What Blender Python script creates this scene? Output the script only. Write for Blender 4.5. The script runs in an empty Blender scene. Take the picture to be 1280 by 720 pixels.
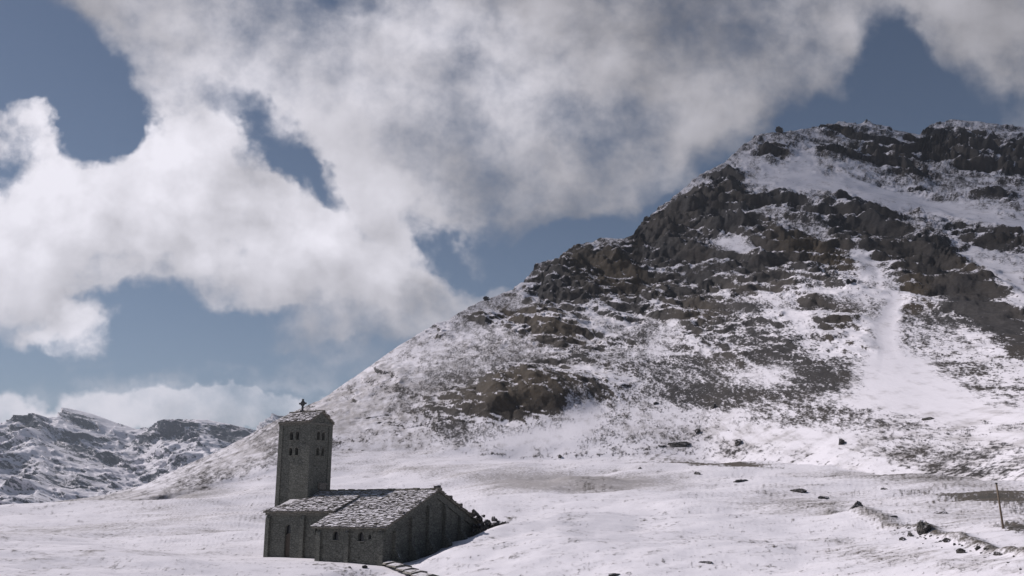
import bpy, bmesh, math, random
import numpy as np
from mathutils import Vector, Matrix

C = bpy.context.scene.collection
scene = bpy.context.scene
random.seed(7)

# ------------------------------------------------------------------ camera
FPX = 1150.0
PITCH = math.atan(280 / FPX)
cam_d = bpy.data.cameras.new('camera')
cam = bpy.data.objects.new('camera', cam_d)
C.objects.link(cam)
cam.location = (0, 0, 0)
cam.rotation_euler = (math.pi / 2 + PITCH, 0, 0)
cam_d.sensor_width = 36
cam_d.lens = 36 * FPX / 1280
cam_d.clip_start = 0.5
cam_d.clip_end = 60000
scene.camera = cam
scene.render.resolution_x = 1024
scene.render.resolution_y = 576

# ------------------------------------------------------------------ sun
CH_YAW = math.radians(30)
SUN_EL = math.radians(40)
SUN_AZ = math.pi - CH_YAW + math.radians(4)      # direction to the sun in the XY plane
sun_dir = Vector((math.cos(SUN_AZ) * math.cos(SUN_EL), math.sin(SUN_AZ) * math.cos(SUN_EL), math.sin(SUN_EL)))
sd = bpy.data.lights.new('sun', 'SUN')
sd.energy = 3.6
sd.angle = math.radians(0.6)
sd.color = (1.0, 0.94, 0.93)
so = bpy.data.objects.new('sun', sd)
C.objects.link(so)
so.rotation_euler = sun_dir.to_track_quat('Z', 'Y').to_euler()

scene.view_settings.view_transform = 'Standard'
scene.view_settings.look = 'None'
scene.view_settings.gamma = 1
scene.view_settings.use_curve_mapping = False
scene.view_settings.exposure = 0.12

# ------------------------------------------------------------------ node helpers
class NT:
    def __init__(s, tree):
        s.t = tree; s.n = tree.nodes; s.l = tree.links
    def node(s, typ, **kw):
        n = s.n.new(typ)
        for k, v in kw.items(): setattr(n, k, v)
        return n
    def put(s, sock, v):
        if isinstance(v, bpy.types.NodeSocket): s.l.new(v, sock)
        elif v is not None: sock.default_value = v
    def m(s, op, a, b=None, c=None, clamp=False):
        n = s.node('ShaderNodeMath', operation=op, use_clamp=clamp)
        s.put(n.inputs[0], a)
        if b is not None: s.put(n.inputs[1], b)
        if c is not None: s.put(n.inputs[2], c)
        return n.outputs[0]
    def v(s, op, a, b=None, scale=None):
        n = s.node('ShaderNodeVectorMath', operation=op)
        s.put(n.inputs[0], a)
        if b is not None: s.put(n.inputs[1], b)
        if scale is not None: s.put(n.inputs['Scale'], scale)
        return n.outputs['Value'] if op in ('DOT_PRODUCT', 'LENGTH') else n.outputs['Vector']
    def noise(s, vec, scale, detail=4, rough=0.55, dist=0.0, out='Fac', lac=2.0):
        n = s.node('ShaderNodeTexNoise')
        s.put(n.inputs['Vector'], vec)
        n.inputs['Scale'].default_value = scale
        n.inputs['Detail'].default_value = detail
        n.inputs['Roughness'].default_value = rough
        n.inputs['Distortion'].default_value = dist
        n.inputs['Lacunarity'].default_value = lac
        return n.outputs[out]
    def sm(s, x, lo, hi, a=0.0, b=1.0):
        n = s.node('ShaderNodeMapRange', interpolation_type='SMOOTHSTEP')
        s.put(n.inputs['Value'], x)
        n.inputs['From Min'].default_value = lo; n.inputs['From Max'].default_value = hi
        n.inputs['To Min'].default_value = a; n.inputs['To Max'].default_value = b
        return n.outputs['Result']
    def mix(s, f, a, b):
        n = s.node('ShaderNodeMix', data_type='RGBA')
        s.put(n.inputs['Factor'], f)
        for sock, val in ((n.inputs[6], a), (n.inputs[7], b)):
            if isinstance(val, tuple) and len(val) == 3: val = (*val, 1)
            s.put(sock, val)
        return n.outputs[2]
    def attr(s, name):
        return s.node('ShaderNodeAttribute', attribute_name=name).outputs['Fac']

# ------------------------------------------------------------------ world: Nishita sky and clouds
world = bpy.data.worlds.new('World')
scene.world = world
world.use_nodes = True
W = NT(world.node_tree)
for n in list(W.n): W.n.remove(n)
SKY_STR = 0.09
wout = W.node('ShaderNodeOutputWorld')
bg = W.node('ShaderNodeBackground')
bg.inputs['Strength'].default_value = SKY_STR
W.l.new(bg.outputs[0], wout.inputs[0])
sky = W.node('ShaderNodeTexSky', sky_type='NISHITA')
sky.sun_disc = False
sky.sun_elevation = SUN_EL
sky.sun_rotation = math.pi / 2 - SUN_AZ
sky.altitude = 2700
sky.air_density = 1.0
sky.dust_density = 1.2
tc = W.node('ShaderNodeTexCoord')
dirv = tc.outputs['Generated']
# gnomonic map of the sky dome round a fixed compass direction
Fv = (0, math.cos(PITCH), math.sin(PITCH)); Uv = (0, -math.sin(PITCH), math.cos(PITCH))
df = W.m('MAXIMUM', W.v('DOT_PRODUCT', dirv, Fv), 0.12)
px = W.m('DIVIDE', W.v('DOT_PRODUCT', dirv, (1, 0, 0)), df)
py = W.m('DIVIDE', W.v('DOT_PRODUCT', dirv, Uv), df)
cmb = W.node('ShaderNodeCombineXYZ')
W.put(cmb.inputs[0], px); W.put(cmb.inputs[1], py)
P0 = cmb.outputs[0]
wn = W.noise(P0, 5.0, 5, 0.6, out='Color')
wv = W.v('SCALE', W.v('SUBTRACT', wn, (0.5, 0.5, 0.5)), scale=0.15)
wn2 = W.noise(P0, 22, 5, 0.65, out='Color')
wv2 = W.v('SCALE', W.v('SUBTRACT', wn2, (0.5, 0.5, 0.5)), scale=0.022)
flat = W.v('MULTIPLY', W.v('ADD', wv, wv2), (1, 1, 0))
PW = W.v('ADD', P0, flat)
def blob(acc, cx, cy, rx, ry, ang, amp):
    mp = W.node('ShaderNodeMapping', vector_type='TEXTURE')
    W.put(mp.inputs['Vector'], PW)
    mp.inputs['Location'].default_value = ((cx - 640) / FPX, (360 - cy) / FPX, 0)
    mp.inputs['Rotation'].default_value = (0, 0, math.radians(-ang))
    mp.inputs['Scale'].default_value = (rx * 1.0 / FPX, ry * 1.0 / FPX, 1)
    g = W.node('ShaderNodeTexGradient', gradient_type='SPHERICAL')
    W.put(g.inputs[0], mp.outputs[0])
    s = W.m('MINIMUM', W.m('MULTIPLY', g.outputs['Fac'], 1.9), 1.0)
    return W.m('MULTIPLY_ADD', s, amp, acc)
dens = 0.0
CLOUDS = [  # cx, cy, rx, ry, angle (down to the right), amount
    (0, 235, 150, 110, 0, 1.0), (90, 285, 210, 100, 0, 1.0), (230, 260, 160, 120, 0, 1.0), (232, 165, 90, 85, 0, 1.0), (15, 160, 60, 50, 0, .9), (330, 280, 130, 110, 15, .9),
    (340, 335, 170, 60, 10, .8), (150, 338, 260, 58, 3, .8), (405, 330, 90, 50, 20, .4), (-250, 250, 250, 150, 0, 1.0),
    (330, 60, 240, 120, 10, 1.0), (520, 110, 290, 160, 10, 1.0), (700, 60, 360, 160, 0, 1.0), (910, 60, 270, 130, -5, .9), (640, 220, 210, 120, 15, .7), (550, 200, 160, 110, 0, .5),
    (760, 200, 180, 90, -10, .5), (900, 150, 160, 80, -20, .4), (210, 40, 130, 85, 20, .7), (180, 90, 60, 40, 10, .3), (95, 25, 80, 50, -10, .4),
    (475, 268, 125, 78, 15, .95), (510, 365, 150, 62, -5, 1.0), (440, 400, 120, 46, -10, .6), (575, 392, 80, 34, -25, .6), (630, 362, 50, 24, -20, .5),
    (95, 408, 85, 32, 5, .8), (30, 378, 100, 34, 5, .45), (240, 478, 160, 28, 0, .55), (170, 430, 120, 24, -8, .3), (340, 415, 120, 26, -12, .4), (430, 455, 160, 40, -10, .5), (330, 440, 90, 24, -15, .3),
    (1255, 40, 115, 105, 10, 1.0), (1060, 5, 150, 60, 0, .5), (1200, 5, 90, 40, 0, .3),
    (110, 512, 420, 34, 1, 1.5), (330, 520, 220, 32, 4, 1.1), (1500, 100, 300, 160, 0, 0.8), (640, -250, 900, 180, 0, 0.8),
    (50, 80, 130, 80, 15, -.75), (125, 150, 70, 40, 10, -.7), (165, 120, 40, 60, -20, -.35), (300, 128, 70, 26, 20, -.55), (375, 185, 100, 34, 42, -.8), (440, 245, 80, 22, 50, -.5), (555, 312, 80, 30, 50, -.7),
    (1125, 105, 72, 118, -8, -1.2), (870, 264, 205, 48, -15, -.95), (690, 320, 120, 46, -15, -.8), (755, 160, 120, 44, 5, -.42), (1000, 155, 90, 40, -20, -.4),
    (250, 425, 260, 30, 0, -.3), (430, 8, 60, 20, 0, -.35), (470, 318, 60, 16, 10, -.15), (-20, 440, 160, 40, 0, -.3),
]
for b in CLOUDS:
    if b[5] > 0: dens = blob(dens, *b)
dens = W.m('MINIMUM', dens, 1.05)
for b in CLOUDS:
    if b[5] < 0: dens = blob(dens, *b)
PC = W.v('ADD', P0, W.v('SCALE', flat, scale=0.25))
def fbm(p, d=8, r=0.56):
    return W.noise(p, 4.6, d, r, 0.0)
f0 = fbm(PC)
fs0 = fbm(PC, 6, 0.55)
f1 = fbm(W.v('ADD', PC, (-0.022, 0.022, 0)), 6, 0.55)
bigd = W.noise(P0, 2.6, 4, 0.55)
crisp = 0.0
for b in ((130, 230, 420, 160, 10, 1.0), (490, 320, 170, 120, 0, 0.6), (90, 405, 120, 50, 0, 0.8)): crisp = blob(crisp, *b)
crisp = W.m('MINIMUM', crisp, 1.0)
edge_n = W.noise(P0, 26, 5, 0.62)
def billow(vec, sc):
    v_ = W.node('ShaderNodeTexVoronoi', feature='F1'); W.put(v_.inputs['Vector'], vec); v_.inputs['Scale'].default_value = sc
    return W.m('SUBTRACT', 0.45, v_.outputs['Distance'])
bil = W.m('ADD', W.m('MULTIPLY', billow(PC, 11), 0.9), W.m('MULTIPLY', billow(PC, 25), 0.5))
D0 = W.m('ADD', dens, W.m('MULTIPLY', W.m('SUBTRACT', edge_n, 0.5), 1.15))
D0 = W.m('MULTIPLY_ADD', W.m('MULTIPLY', bil, W.m('MULTIPLY_ADD', crisp, 0.55, 0.2)), 1.0, D0)
D0 = W.m('MULTIPLY_ADD', W.m('SUBTRACT', f0, 0.5), 3.3, D0)
amr = W.node('ShaderNodeMapRange', interpolation_type='SMOOTHSTEP')
W.put(amr.inputs['Value'], D0)
W.put(amr.inputs['From Min'], W.m('MULTIPLY_ADD', crisp, 0.27, -0.02)); W.put(amr.inputs['From Max'], W.m('MULTIPLY_ADD', crisp, -0.48, 1.40))
alpha = amr.outputs['Result']
relief = W.m('MULTIPLY', W.m('SUBTRACT', fs0, f1), W.m('MULTIPLY_ADD', crisp, 0.9, 0.5))
# how bright each cloud mass is
bright = 0.0
BR = [(60, 290, 480, 260, 5, 0.34), (240, 150, 130, 90, 0, 0.10), (20, 170, 120, 60, 0, 0.10), (430, 60, 330, 150, 10, 0.20), (480, 270, 150, 90, 10, 0.16), (500, 360, 200, 90, 0, 0.16), (150, 515, 500, 60, 0, 0.42),
      (640, 210, 260, 110, 0, 0.06), (300, 380, 240, 60, 0, -0.06), (430, 480, 260, 60, 0, 0.2), (620, 90, 60, 200, 0, 0.05), (60, 370, 300, 50, 0, -0.05), (95, 408, 80, 34, 5, 0.2), (560, 30, 200, 40, 0, 0.06), (560, 110, 360, 140, 10, 0.08)]
for b in BR: bright = blob(bright, *b)
cb = W.m('ADD', W.m('ADD', bright, relief), 0.345)
cb = W.m('MULTIPLY_ADD', W.m('SUBTRACT', f0, 0.5), 0.34, cb)
cb = W.m('MULTIPLY_ADD', W.m('SUBTRACT', bigd, 0.5), 0.35, cb)
cb = W.m('MULTIPLY_ADD', bil, 0.16, cb)
cb = W.m('MULTIPLY', W.m('MAXIMUM', W.m('MINIMUM', cb, 0.86), 0.20), 1.04)
k = 1.0 / SKY_STR
cc = W.node('ShaderNodeCombineColor')
W.put(cc.inputs[0], W.m('MULTIPLY', cb, 1.0 * k)); W.put(cc.inputs[1], W.m('MULTIPLY', cb, 0.975 * k)); W.put(cc.inputs[2], W.m('MULTIPLY', cb, 1.06 * k))
# thinner, duller blue as photographed; darker towards the right, away from the sun
hsv = W.node('ShaderNodeHueSaturation')
hsv.inputs['Saturation'].default_value = 0.92
hsv.inputs['Value'].default_value = 0.57
W.put(hsv.inputs['Color'], sky.outputs[0])
skyb = hsv.outputs[0]
final = W.mix(alpha, skyb, cc.outputs[0])
W.put(bg.inputs['Color'], final)

# ------------------------------------------------------------------ numpy noise
def _hash(ix, iy, iz, seed):
    h = (ix.astype(np.int64) * 374761393 + iy.astype(np.int64) * 668265263 + iz.astype(np.int64) * 2147483647 + seed * 144665) & 0xffffffff
    h = ((h ^ (h >> 13)) * 1274126177) & 0xffffffff
    h = ((h ^ (h >> 16)) * 2246822519) & 0xffffffff
    return h ^ (h >> 15)
_G = np.array([[1,1,0],[-1,1,0],[1,-1,0],[-1,-1,0],[1,0,1],[-1,0,1],[1,0,-1],[-1,0,-1],[0,1,1],[0,-1,1],[0,1,-1],[0,-1,-1],[1,1,0],[-1,1,0],[0,-1,1],[0,-1,-1]], dtype=np.float64)
def perlin(x, y, z, seed=0):
    xi = np.floor(x); yi = np.floor(y); zi = np.floor(z)
    xf = x - xi; yf = y - yi; zf = z - zi
    fade = lambda t: t * t * t * (t * (t * 6 - 15) + 10)
    u, v, w = fade(xf), fade(yf), fade(zf)
    def g(dx, dy, dz):
        gr = _G[(_hash(xi + dx, yi + dy, zi + dz, seed) & 15).astype(np.int64)]
        return gr[..., 0] * (xf - dx) + gr[..., 1] * (yf - dy) + gr[..., 2] * (zf - dz)
    a = g(0,0,0) * (1 - u) + g(1,0,0) * u; b = g(0,1,0) * (1 - u) + g(1,1,0) * u
    c = g(0,0,1) * (1 - u) + g(1,0,1) * u; d = g(0,1,1) * (1 - u) + g(1,1,1) * u
    return (a * (1 - v) + b * v) * (1 - w) + (c * (1 - v) + d * v) * w
def nfbm(x, y, z, oct=5, seed=0, gain=0.5, lac=2.03):
    s = 0; a = 1.0; n = 0
    for i in range(oct):
        s = s + a * perlin(x, y, z, seed + i * 17); n += a
        x = x * lac + 3.1; y = y * lac + 7.7; z = z * lac + 1.3; a *= gain
    return s / n * 1.6
def nridge(x, y, z, oct=5, seed=0, gain=0.5, lac=2.07):
    s = 0; a = 1.0; n = 0; w = 1.0
    for i in range(oct):
        r = 1 - np.abs(perlin(x, y, z, seed + i * 31)) * 1.9
        r = np.clip(r, 0, 1) ** 2
        s = s + a * r * w; n += a; w = np.clip(r * 1.6, 0.15, 1)
        x = x * lac + 5.1; y = y * lac + 1.7; z = z * lac + 9.3; a *= gain
    return s / n
def sst(x, a, b):
    t = np.clip((x - a) / (b - a), 0, 1)
    return t * t * (3 - 2 * t)

# ------------------------------------------------------------------ terrain shape
def raydir(u, v):
    dx = (u - 640) / FPX; dyc = (360 - v) / FPX
    y = math.cos(PITCH) - math.sin(PITCH) * dyc
    z = math.sin(PITCH) + math.cos(PITCH) * dyc
    h = np.sqrt(dx * dx + y * y)
    return dx / h, y / h, z / h            # horizontal length 1
def to_px(x, y, z):
    d = y * math.cos(PITCH) + z * math.sin(PITCH)
    return 640 + FPX * x / d, 360 - FPX * (-y * math.sin(PITCH) + z * math.cos(PITCH)) / d

def smooth(a, n, axis):
    for _ in range(n):
        b = np.concatenate([np.take(a, [0], axis), a, np.take(a, [-1], axis)], axis)
        m = a.shape[axis]
        sl = lambda i: np.take(b, range(i, i + m), axis)
        a = (sl(0) + 2 * sl(1) + sl(2)) / 4
    return a

def blobs(u, v, lst):
    s = np.zeros_like(u)
    for cx, cy, rx, ry, ang, amp in lst:
        c, sn = math.cos(math.radians(ang)), math.sin(math.radians(ang))
        a = ((u - cx) * c + (v - cy) * sn) / rx; b = (-(u - cx) * sn + (v - cy) * c) / ry
        s = s + amp * np.exp(-(a * a + b * b) ** 1.5)
    return s

def mesh_from_grid(name, P, mask, attrs, mat):
    """P: rows x cols x 3, mask: rows-1 x cols-1 faces to keep."""
    R, K, _ = P.shape
    idx = np.arange(R * K).reshape(R, K)
    q = np.stack([idx[:-1, :-1], idx[:-1, 1:], idx[1:, 1:], idx[1:, :-1]], -1)[mask]
    used = np.zeros(R * K, bool); used[q.ravel()] = True
    remap = np.cumsum(used) - 1
    q = remap[q]; co = P.reshape(-1, 3)[used]
    me = bpy.data.meshes.new(name)
    me.vertices.add(len(co)); me.vertices.foreach_set('co', co.astype(np.float32).ravel())
    me.loops.add(q.size); me.loops.foreach_set('vertex_index', q.astype(np.int32).ravel())
    me.polygons.add(len(q)); me.polygons.foreach_set('loop_start', np.arange(0, q.size, 4, dtype=np.int32))
    me.update(calc_edges=True)
    me.polygons.foreach_set('use_smooth', np.ones(len(q), bool))
    for k_, a in attrs.items():
        at = me.attributes.new(k_, 'FLOAT', 'POINT'); at.data.foreach_set('value', a.reshape(-1)[used].astype(np.float32))
    me.materials.append(mat)
    o = bpy.data.objects.new(name, me); C.objects.link(o)
    o['kind'] = 'structure'
    return o

def grid_normal(P):
    du = np.gradient(P, axis=1); dv = np.gradient(P, axis=0)
    n = np.cross(du, dv); n /= np.linalg.norm(n, axis=-1, keepdims=True) + 1e-9
    n *= np.sign(n[..., 2:3] + 1e-9)
    return n

# materials -----------------------------------------------------------------
def new_mat(name):
    m = bpy.data.materials.new(name); m.use_nodes = True
    t = NT(m.node_tree)
    bs = m.node_tree.nodes['Principled BSDF']
    return m, t, bs

SNOW = (0.82, 0.785, 0.83)
def terrain_material(name, s, rock_a, rock_b, rock_c, soft=0.10, grain=0.55, squash=1.0):
    """s = size in metres of the smallest rock detail."""
    m, t, bs = new_mat(name)
    geo = t.node('ShaderNodeNewGeometry')
    pos = t.v('MULTIPLY', geo.outputs['Position'], (1, squash, 1))
    rk = t.attr('rock'); tint = t.attr('tint'); dirt = t.attr('dirt')
    n1 = t.noise(pos, 1 / (s * 3), 6, 0.65)
    n2 = t.noise(pos, 1 / (s * 0.8), 4, 0.7)
    f = t.m('ADD', rk, t.m('MULTIPLY', t.m('SUBTRACT', n1, 0.5), 0.9))
    f = t.m('ADD', f, t.m('MULTIPLY', t.m('SUBTRACT', n2, 0.5), grain))
    sf_ = t.attr('soft')
    mr = t.node('ShaderNodeMapRange', interpolation_type='SMOOTHSTEP')
    t.put(mr.inputs['Value'], f)
    t.put(mr.inputs['From Min'], t.m('SUBTRACT', 0.5 - soft, sf_)); t.put(mr.inputs['From Max'], t.m('ADD', 0.5 + soft, sf_))
    fac = mr.outputs['Result']
    big = t.noise(pos, 1 / (s * 30), 4, 0.6)
    rc = t.mix(t.sm(big, 0.4, 0.62), rock_a, rock_b)
    rc = t.mix(tint, rc, rock_c)
    rc = t.mix(t.sm(n2, 0.35, 0.75, 0, 0.55), rc, tuple(min(1, c * 2.1) for c in rock_b))
    # snow: a dusting through which ground shows; the dirt tint also paints drift shade
    sn = t.mix(t.sm(t.noise(pos, 1 / (s * 14), 5, 0.6), 0.35, 0.7), SNOW, tuple(c * 0.94 for c in SNOW))
    dn = t.m('ADD', dirt, t.m('MULTIPLY', t.m('SUBTRACT', n1, 0.5), 1.3))
    sn = t.mix(t.sm(dn, 0.3, 0.95, 0, 0.72), sn, (0.21, 0.185, 0.165))
    col = t.mix(fac, sn, rc)
    t.put(bs.inputs['Base Color'], col)
    bs.inputs['Roughness'].default_value = 0.85
    bs.inputs['Specular IOR Level'].default_value = 0.25
    bp = t.node('ShaderNodeBump')
    bp.inputs['Strength'].default_value = 0.55
    bp.inputs['Distance'].default_value = s * 0.8
    t.put(bp.inputs['Height'], t.m('ADD', t.m('MULTIPLY', n1, t.m('MULTIPLY_ADD', fac, 1.6, 0.35)), t.m('MULTIPLY', n2, t.m('MULTIPLY_ADD', fac, 0.7, 0.12))))
    t.l.new(bp.outputs[0], bs.inputs['Normal'])
    return m
M_mount = terrain_material('snowy_rock', 1.0, (0.050, 0.041, 0.034), (0.034, 0.031, 0.031), (0.066, 0.045, 0.022), 0.16, 1.9, 0.18)
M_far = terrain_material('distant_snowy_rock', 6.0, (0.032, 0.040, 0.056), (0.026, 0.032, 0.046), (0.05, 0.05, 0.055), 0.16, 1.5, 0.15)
M_ground = terrain_material('snow_cover', 0.22, (0.10, 0.082, 0.065), (0.075, 0.068, 0.060), (0.12, 0.09, 0.065), 0.2, 1.0)

# --- near ground and mountain ------------------------------------------------
USTEP = 1.3
us = np.arange(-330, 1620, USTEP)
NU = len(us)
sil_pts = [(-400, 648), (-200, 642), (0, 634), (60, 628), (130, 619), (180, 606), (230, 582), (280, 560), (345, 525), (400, 499), (450, 466),
           (500, 430), (545, 404), (570, 393), (600, 376), (640, 362), (665, 342), (680, 327), (705, 314), (740, 301), (780, 299), (792, 296), (800, 282),
           (830, 252), (850, 240), (880, 215), (905, 203), (930, 181), (950, 168), (980, 165), (1010, 160), (1050, 151), (1085, 153),
           (1120, 162), (1150, 170), (1163, 155), (1190, 148), (1230, 152), (1280, 159), (1400, 176), (1620, 230)]
base_pts = [(-400, 652), (-200, 646), (0, 639), (60, 636), (130, 632), (200, 622), (250, 610), (330, 590), (415, 563), (520, 562), (620, 568), (720, 570), (850, 566),
            (1000, 582), (1100, 592), (1280, 604), (1620, 620)]
vs = np.interp(us, *zip(*sil_pts)); vb = np.interp(us, *zip(*base_pts))
vs = smooth(vs, 3, 0); vb = smooth(vb, 30, 0)
vs_s = smooth(vs, 1800, 0)
D_sil = smooth(np.interp(us, [-400, 0, 200, 400, 600, 790, 950, 1130, 1165, 1280, 1620], [420, 400, 370, 420, 540, 660, 800, 930, 980, 1010, 1150]), 600, 0)
uc = [-330, 0, 200, 332, 480, 605, 700, 800, 1000, 1280, 1620]
vr = [535, 570, 600, 620, 640, 660, 680, 700, 720, 760]
TAB = np.array([
    [400, 400, 380, 372, 368, 355, 350, 345, 335, 310, 310],
    [380, 380, 345, 330, 320, 312, 308, 300, 290, 270, 270],
    [370, 370, 325, 300, 290, 250, 240, 226, 215, 195, 190],
    [350, 340, 290, 258, 250, 200, 190, 180, 165, 135, 130],
    [280, 262, 215, 205, 200, 160, 150, 145, 130, 98, 90],
    [175, 170, 155, 150, 145, 112, 114, 120, 105, 75, 70],
    [122, 120, 116, 114, 115, 101, 98, 104, 90, 66, 60],
    [92, 92, 95, 97, 95, 92, 88, 86, 78, 58, 52],
    [74, 76, 80, 80, 84, 82, 79, 75, 67, 52, 46],
    [58, 60, 64, 64, 68, 64, 62, 59, 53, 43, 38]], float)
NG, NM, NB, NF = 190, 400, 26, 30
# rows: from camera outwards
rowsV = []
tg = np.linspace(0, 1, NG); tm = np.linspace(0, 1, NM)
vg = 760 + (vb[None, :] - 760) * tg[:, None]
vm = vb[None, :] + (vs - vb)[None, :] * tm[1:, None]
V = np.concatenate([vg, vm], 0); U = np.broadcast_to(us[None, :], V.shape).copy()
lt = np.log(TAB)
colD = np.array([np.interp(us, uc, lt[i]) for i in range(len(vr))])        # rows vr
Dg = np.empty_like(vg)
for j in range(NU): Dg[:, j] = np.interp(vg[:, j], vr, colD[:, j])
Dg = smooth(smooth(Dg, 16, 1), 2, 0)
lb = Dg[-1]
tt = tm[1:, None]
ts_ = np.clip((vb[None, :] - vm) / (vb - vs_s)[None, :], 0, 1.4)
lb_s = smooth(lb, 300, 0)
Dm = lb[None, :] * (1 - sst(ts_, 0, .4)) + lb_s[None, :] * sst(ts_, 0, .4) + (np.log(D_sil) - lb_s)[None, :] * (0.55 * ts_ + 0.45 * ts_ ** 1.5)
D = np.exp(np.concatenate([Dg, Dm], 0))
dx, dy, dz = raydir(U, V)
P = np.stack([dx * D, dy * D, dz * D], -1)

# where rock shows and where snow lies, laid out on the slope
ROCK = [(847, 264, 50, 26, -30, .65), (965, 178, 26, 9, 0, .4), (905, 220, 30, 14, -30, .35), (1090, 178, 60, 9, 6, .4), (1138, 203, 28, 15, 20, .35), (1235, 182, 75, 22, 10, .4),
        (1255, 231, 28, 6, 5, .4), (1024, 322, 90, 19, 22, 1.0), (1058, 290, 30, 13, 35, .6), (1095, 285, 26, 20, 30, .5), (1128, 310, 40, 20, 40, .55),
        (1135, 353, 32, 30, 40, .6), (1195, 350, 80, 30, 36, .9), (1240, 395, 80, 30, 36, 1.5), (1224, 281, 45, 14, 20, .5), (1272, 300, 30, 16, 30, .5),
        (1285, 436, 60, 20, 36, 1.4), (947, 325, 27, 12, 10, .6), (869, 392, 42, 19, 10, .95), (974, 345, 28, 10, 10, .5), (1008, 375, 20, 14, 30, .55),
        (1040, 400, 48, 18, 20, .85), (1066, 434, 32, 10, 8, .8), (886, 425, 46, 9, 15, .5), (925, 448, 28, 9, 25, .45), (750, 345, 72, 36, 12, .75),
        (700, 358, 26, 28, 40, .5), (629, 393, 38, 11, 5, .65), (692, 410, 50, 20, 15, .7), (783, 396, 32, 9, 15, .45), (655, 498, 98, 28, -4, 1.5), (606, 520, 50, 14, 0, .3),
        (730, 310, 60, 12, 3, .4), (840, 300, 60, 20, 20, .3), (930, 265, 50, 20, 30, .25), (880, 240, 40, 16, -20, .3), (780, 315, 40, 14, 10, .35), (1130, 240, 130, 5, 18, .28),
        (500, 545, 130, 16, 0, .16), (480, 480, 60, 30, -30, .1), (1000, 445, 60, 45, 30, .20), (1210, 480, 90, 40, 25, .2), (900, 500, 100, 24, 8, .07), (1170, 545, 120, 30, 8, .12),
        (1100, 330, 200, 140, 20, .08), (1180, 330, 120, 40, 36, .35), (1110, 290, 50, 24, 36, .3), (880, 330, 90, 60, 20, .12), (1000, 250, 100, 20, 15, .15), (1000, 340, 60, 30, 25, .15), (1240, 400, 80, 30, 35, .25), (1080, 300, 60, 30, 30, .2), (900, 370, 60, 40, 20, .15), (960, 300, 60, 30, 10, .15), (1230, 180, 90, 34, 5, .1), (1080, 190, 90, 20, 5, .06), (860, 270, 60, 40, -30, .2), (1060, 230, 200, 20, 14, .05), (760, 450, 160, 60, 10, .10), (1000, 450, 75, 55, 30, .12), (1225, 480, 90, 45, 25, .10), (860, 330, 80, 60, 20, .08)]
SNO = [(1130, 236, 190, 14, 15, -.75), (1130, 478, 60, 34, 10, -1.0), (1112, 410, 15, 55, 5, -.95), (1195, 498, 90, 15, 12, -.9), (1005, 183, 22, 18, 0, -.5), (990, 215, 60, 14, 10, -.5),
       (665, 550, 60, 15, -12, -.75), (725, 525, 26, 26, -50, -.6), (790, 442, 50, 12, -10, -.4), (960, 470, 40, 14, 0, -.55), (925, 300, 30, 10, 20, -.6), (830, 420, 14, 40, 40, -.35), (1085, 330, 14, 34, -30, -.5), (980, 380, 40, 8, 35, -.4), (1262, 338, 40, 7, 35, -.4),
       (1240, 330, 60, 8, 30, -.3), (560, 425, 80, 14, -25, -.2), (1000, 560, 90, 20, 5, -.5), (600, 450, 120, 14, -8, -.12), (1075, 500, 60, 10, 0, -.5), (230, 590, 90, 10, -20, -.3),
       (1000, 398, 20, 14, 0, -.3), (930, 515, 60, 8, 0, -.3), (1010, 545, 110, 12, 4, -.3), (470, 450, 60, 6, -36, -.3), (810, 520, 60, 10, 10, -.2)]
tmount0 = np.concatenate([np.zeros_like(vg), np.broadcast_to(tt, vm.shape)], 0)
x, y, z = P[..., 0], P[..., 1], P[..., 2]
wu = U + 9 * nfbm(x / 30, y / 30, z / 30, 3, 5); wv_ = V + 6 * nfbm(x / 30, y / 30, z / 30, 3, 9) - 13 * np.clip((D - 330) / 350, 0, 1) * (tmount0 > 0)
SCREE = [(1000, 452, 78, 42, 30, .42), (900, 400, 130, 70, 15, .20), (820, 462, 140, 34, 12, .30), (1225, 475, 95, 32, 25, .45), (720, 440, 90, 24, 0, .22), (560, 505, 160, 52, -15, .20),
         (860, 330, 90, 60, 10, .14), (1180, 395, 50, 30, 30, .2), (950, 500, 120, 20, 8, .22), (700, 470, 120, 20, 5, .15)]
scr = blobs(wu, wv_, SCREE)
rock = blobs(wu, wv_, ROCK); snow = blobs(wu, wv_, SNO)
tmount = np.concatenate([np.zeros_like(vg), np.broadcast_to(tt, vm.shape)], 0)
ismt = sst(tmount, 0.0, 0.12)
# relief of the mountain: strata dipping to the right
ca, sa = math.cos(math.radians(36)), math.sin(math.radians(36))
al = x * ca - z * sa; ac = x * sa + z * ca
L = 0.055 * D                                      # feature length follows the size of the slope
r1 = nridge(al / 60, y / 70, ac / 24, 6, 3, 0.55)
r2 = nridge(al / 20, y / 26, ac / 8, 3, 40, 0.5)
g1 = nfbm(x / 120, y / 120, z / 120, 5, 77)
amp = ismt * np.clip((D - 280) / 500, 0, 1.15)
snf = np.clip(1 + snow * 1.6, 0.08, 1) * (0.35 + 0.65 * sst(rock + nfbm(al / 60, y / 60, ac / 26, 3, 303) * .5, -.05, .35))
rk01 = np.clip(rock, 0, 1)
edge = np.clip(1 - tmount, 0, 1)
def terrace(s, k=0.5):
    f_ = s - np.floor(s)
    return np.where(f_ < k, f_ / k, 1 - (f_ - k) / (1 - k)) - .5
MR = sst(rock + nfbm(al / 90, y / 90, ac / 24, 4, 404) * .55, -.04, .34) * np.clip(1 + snow * 1.8, 0, 1)
bx = al / 46; blockn = nfbm(al / 75, y / 60, ac / 36, 5, 411, .5); blockm = nfbm(al / 30, y / 30, ac / 12, 4, 421, .55)
s1_ = ac / 30 + blockn * .9; s2_ = ac / 11 + blockm * .9 + blockn * 1.2
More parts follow.
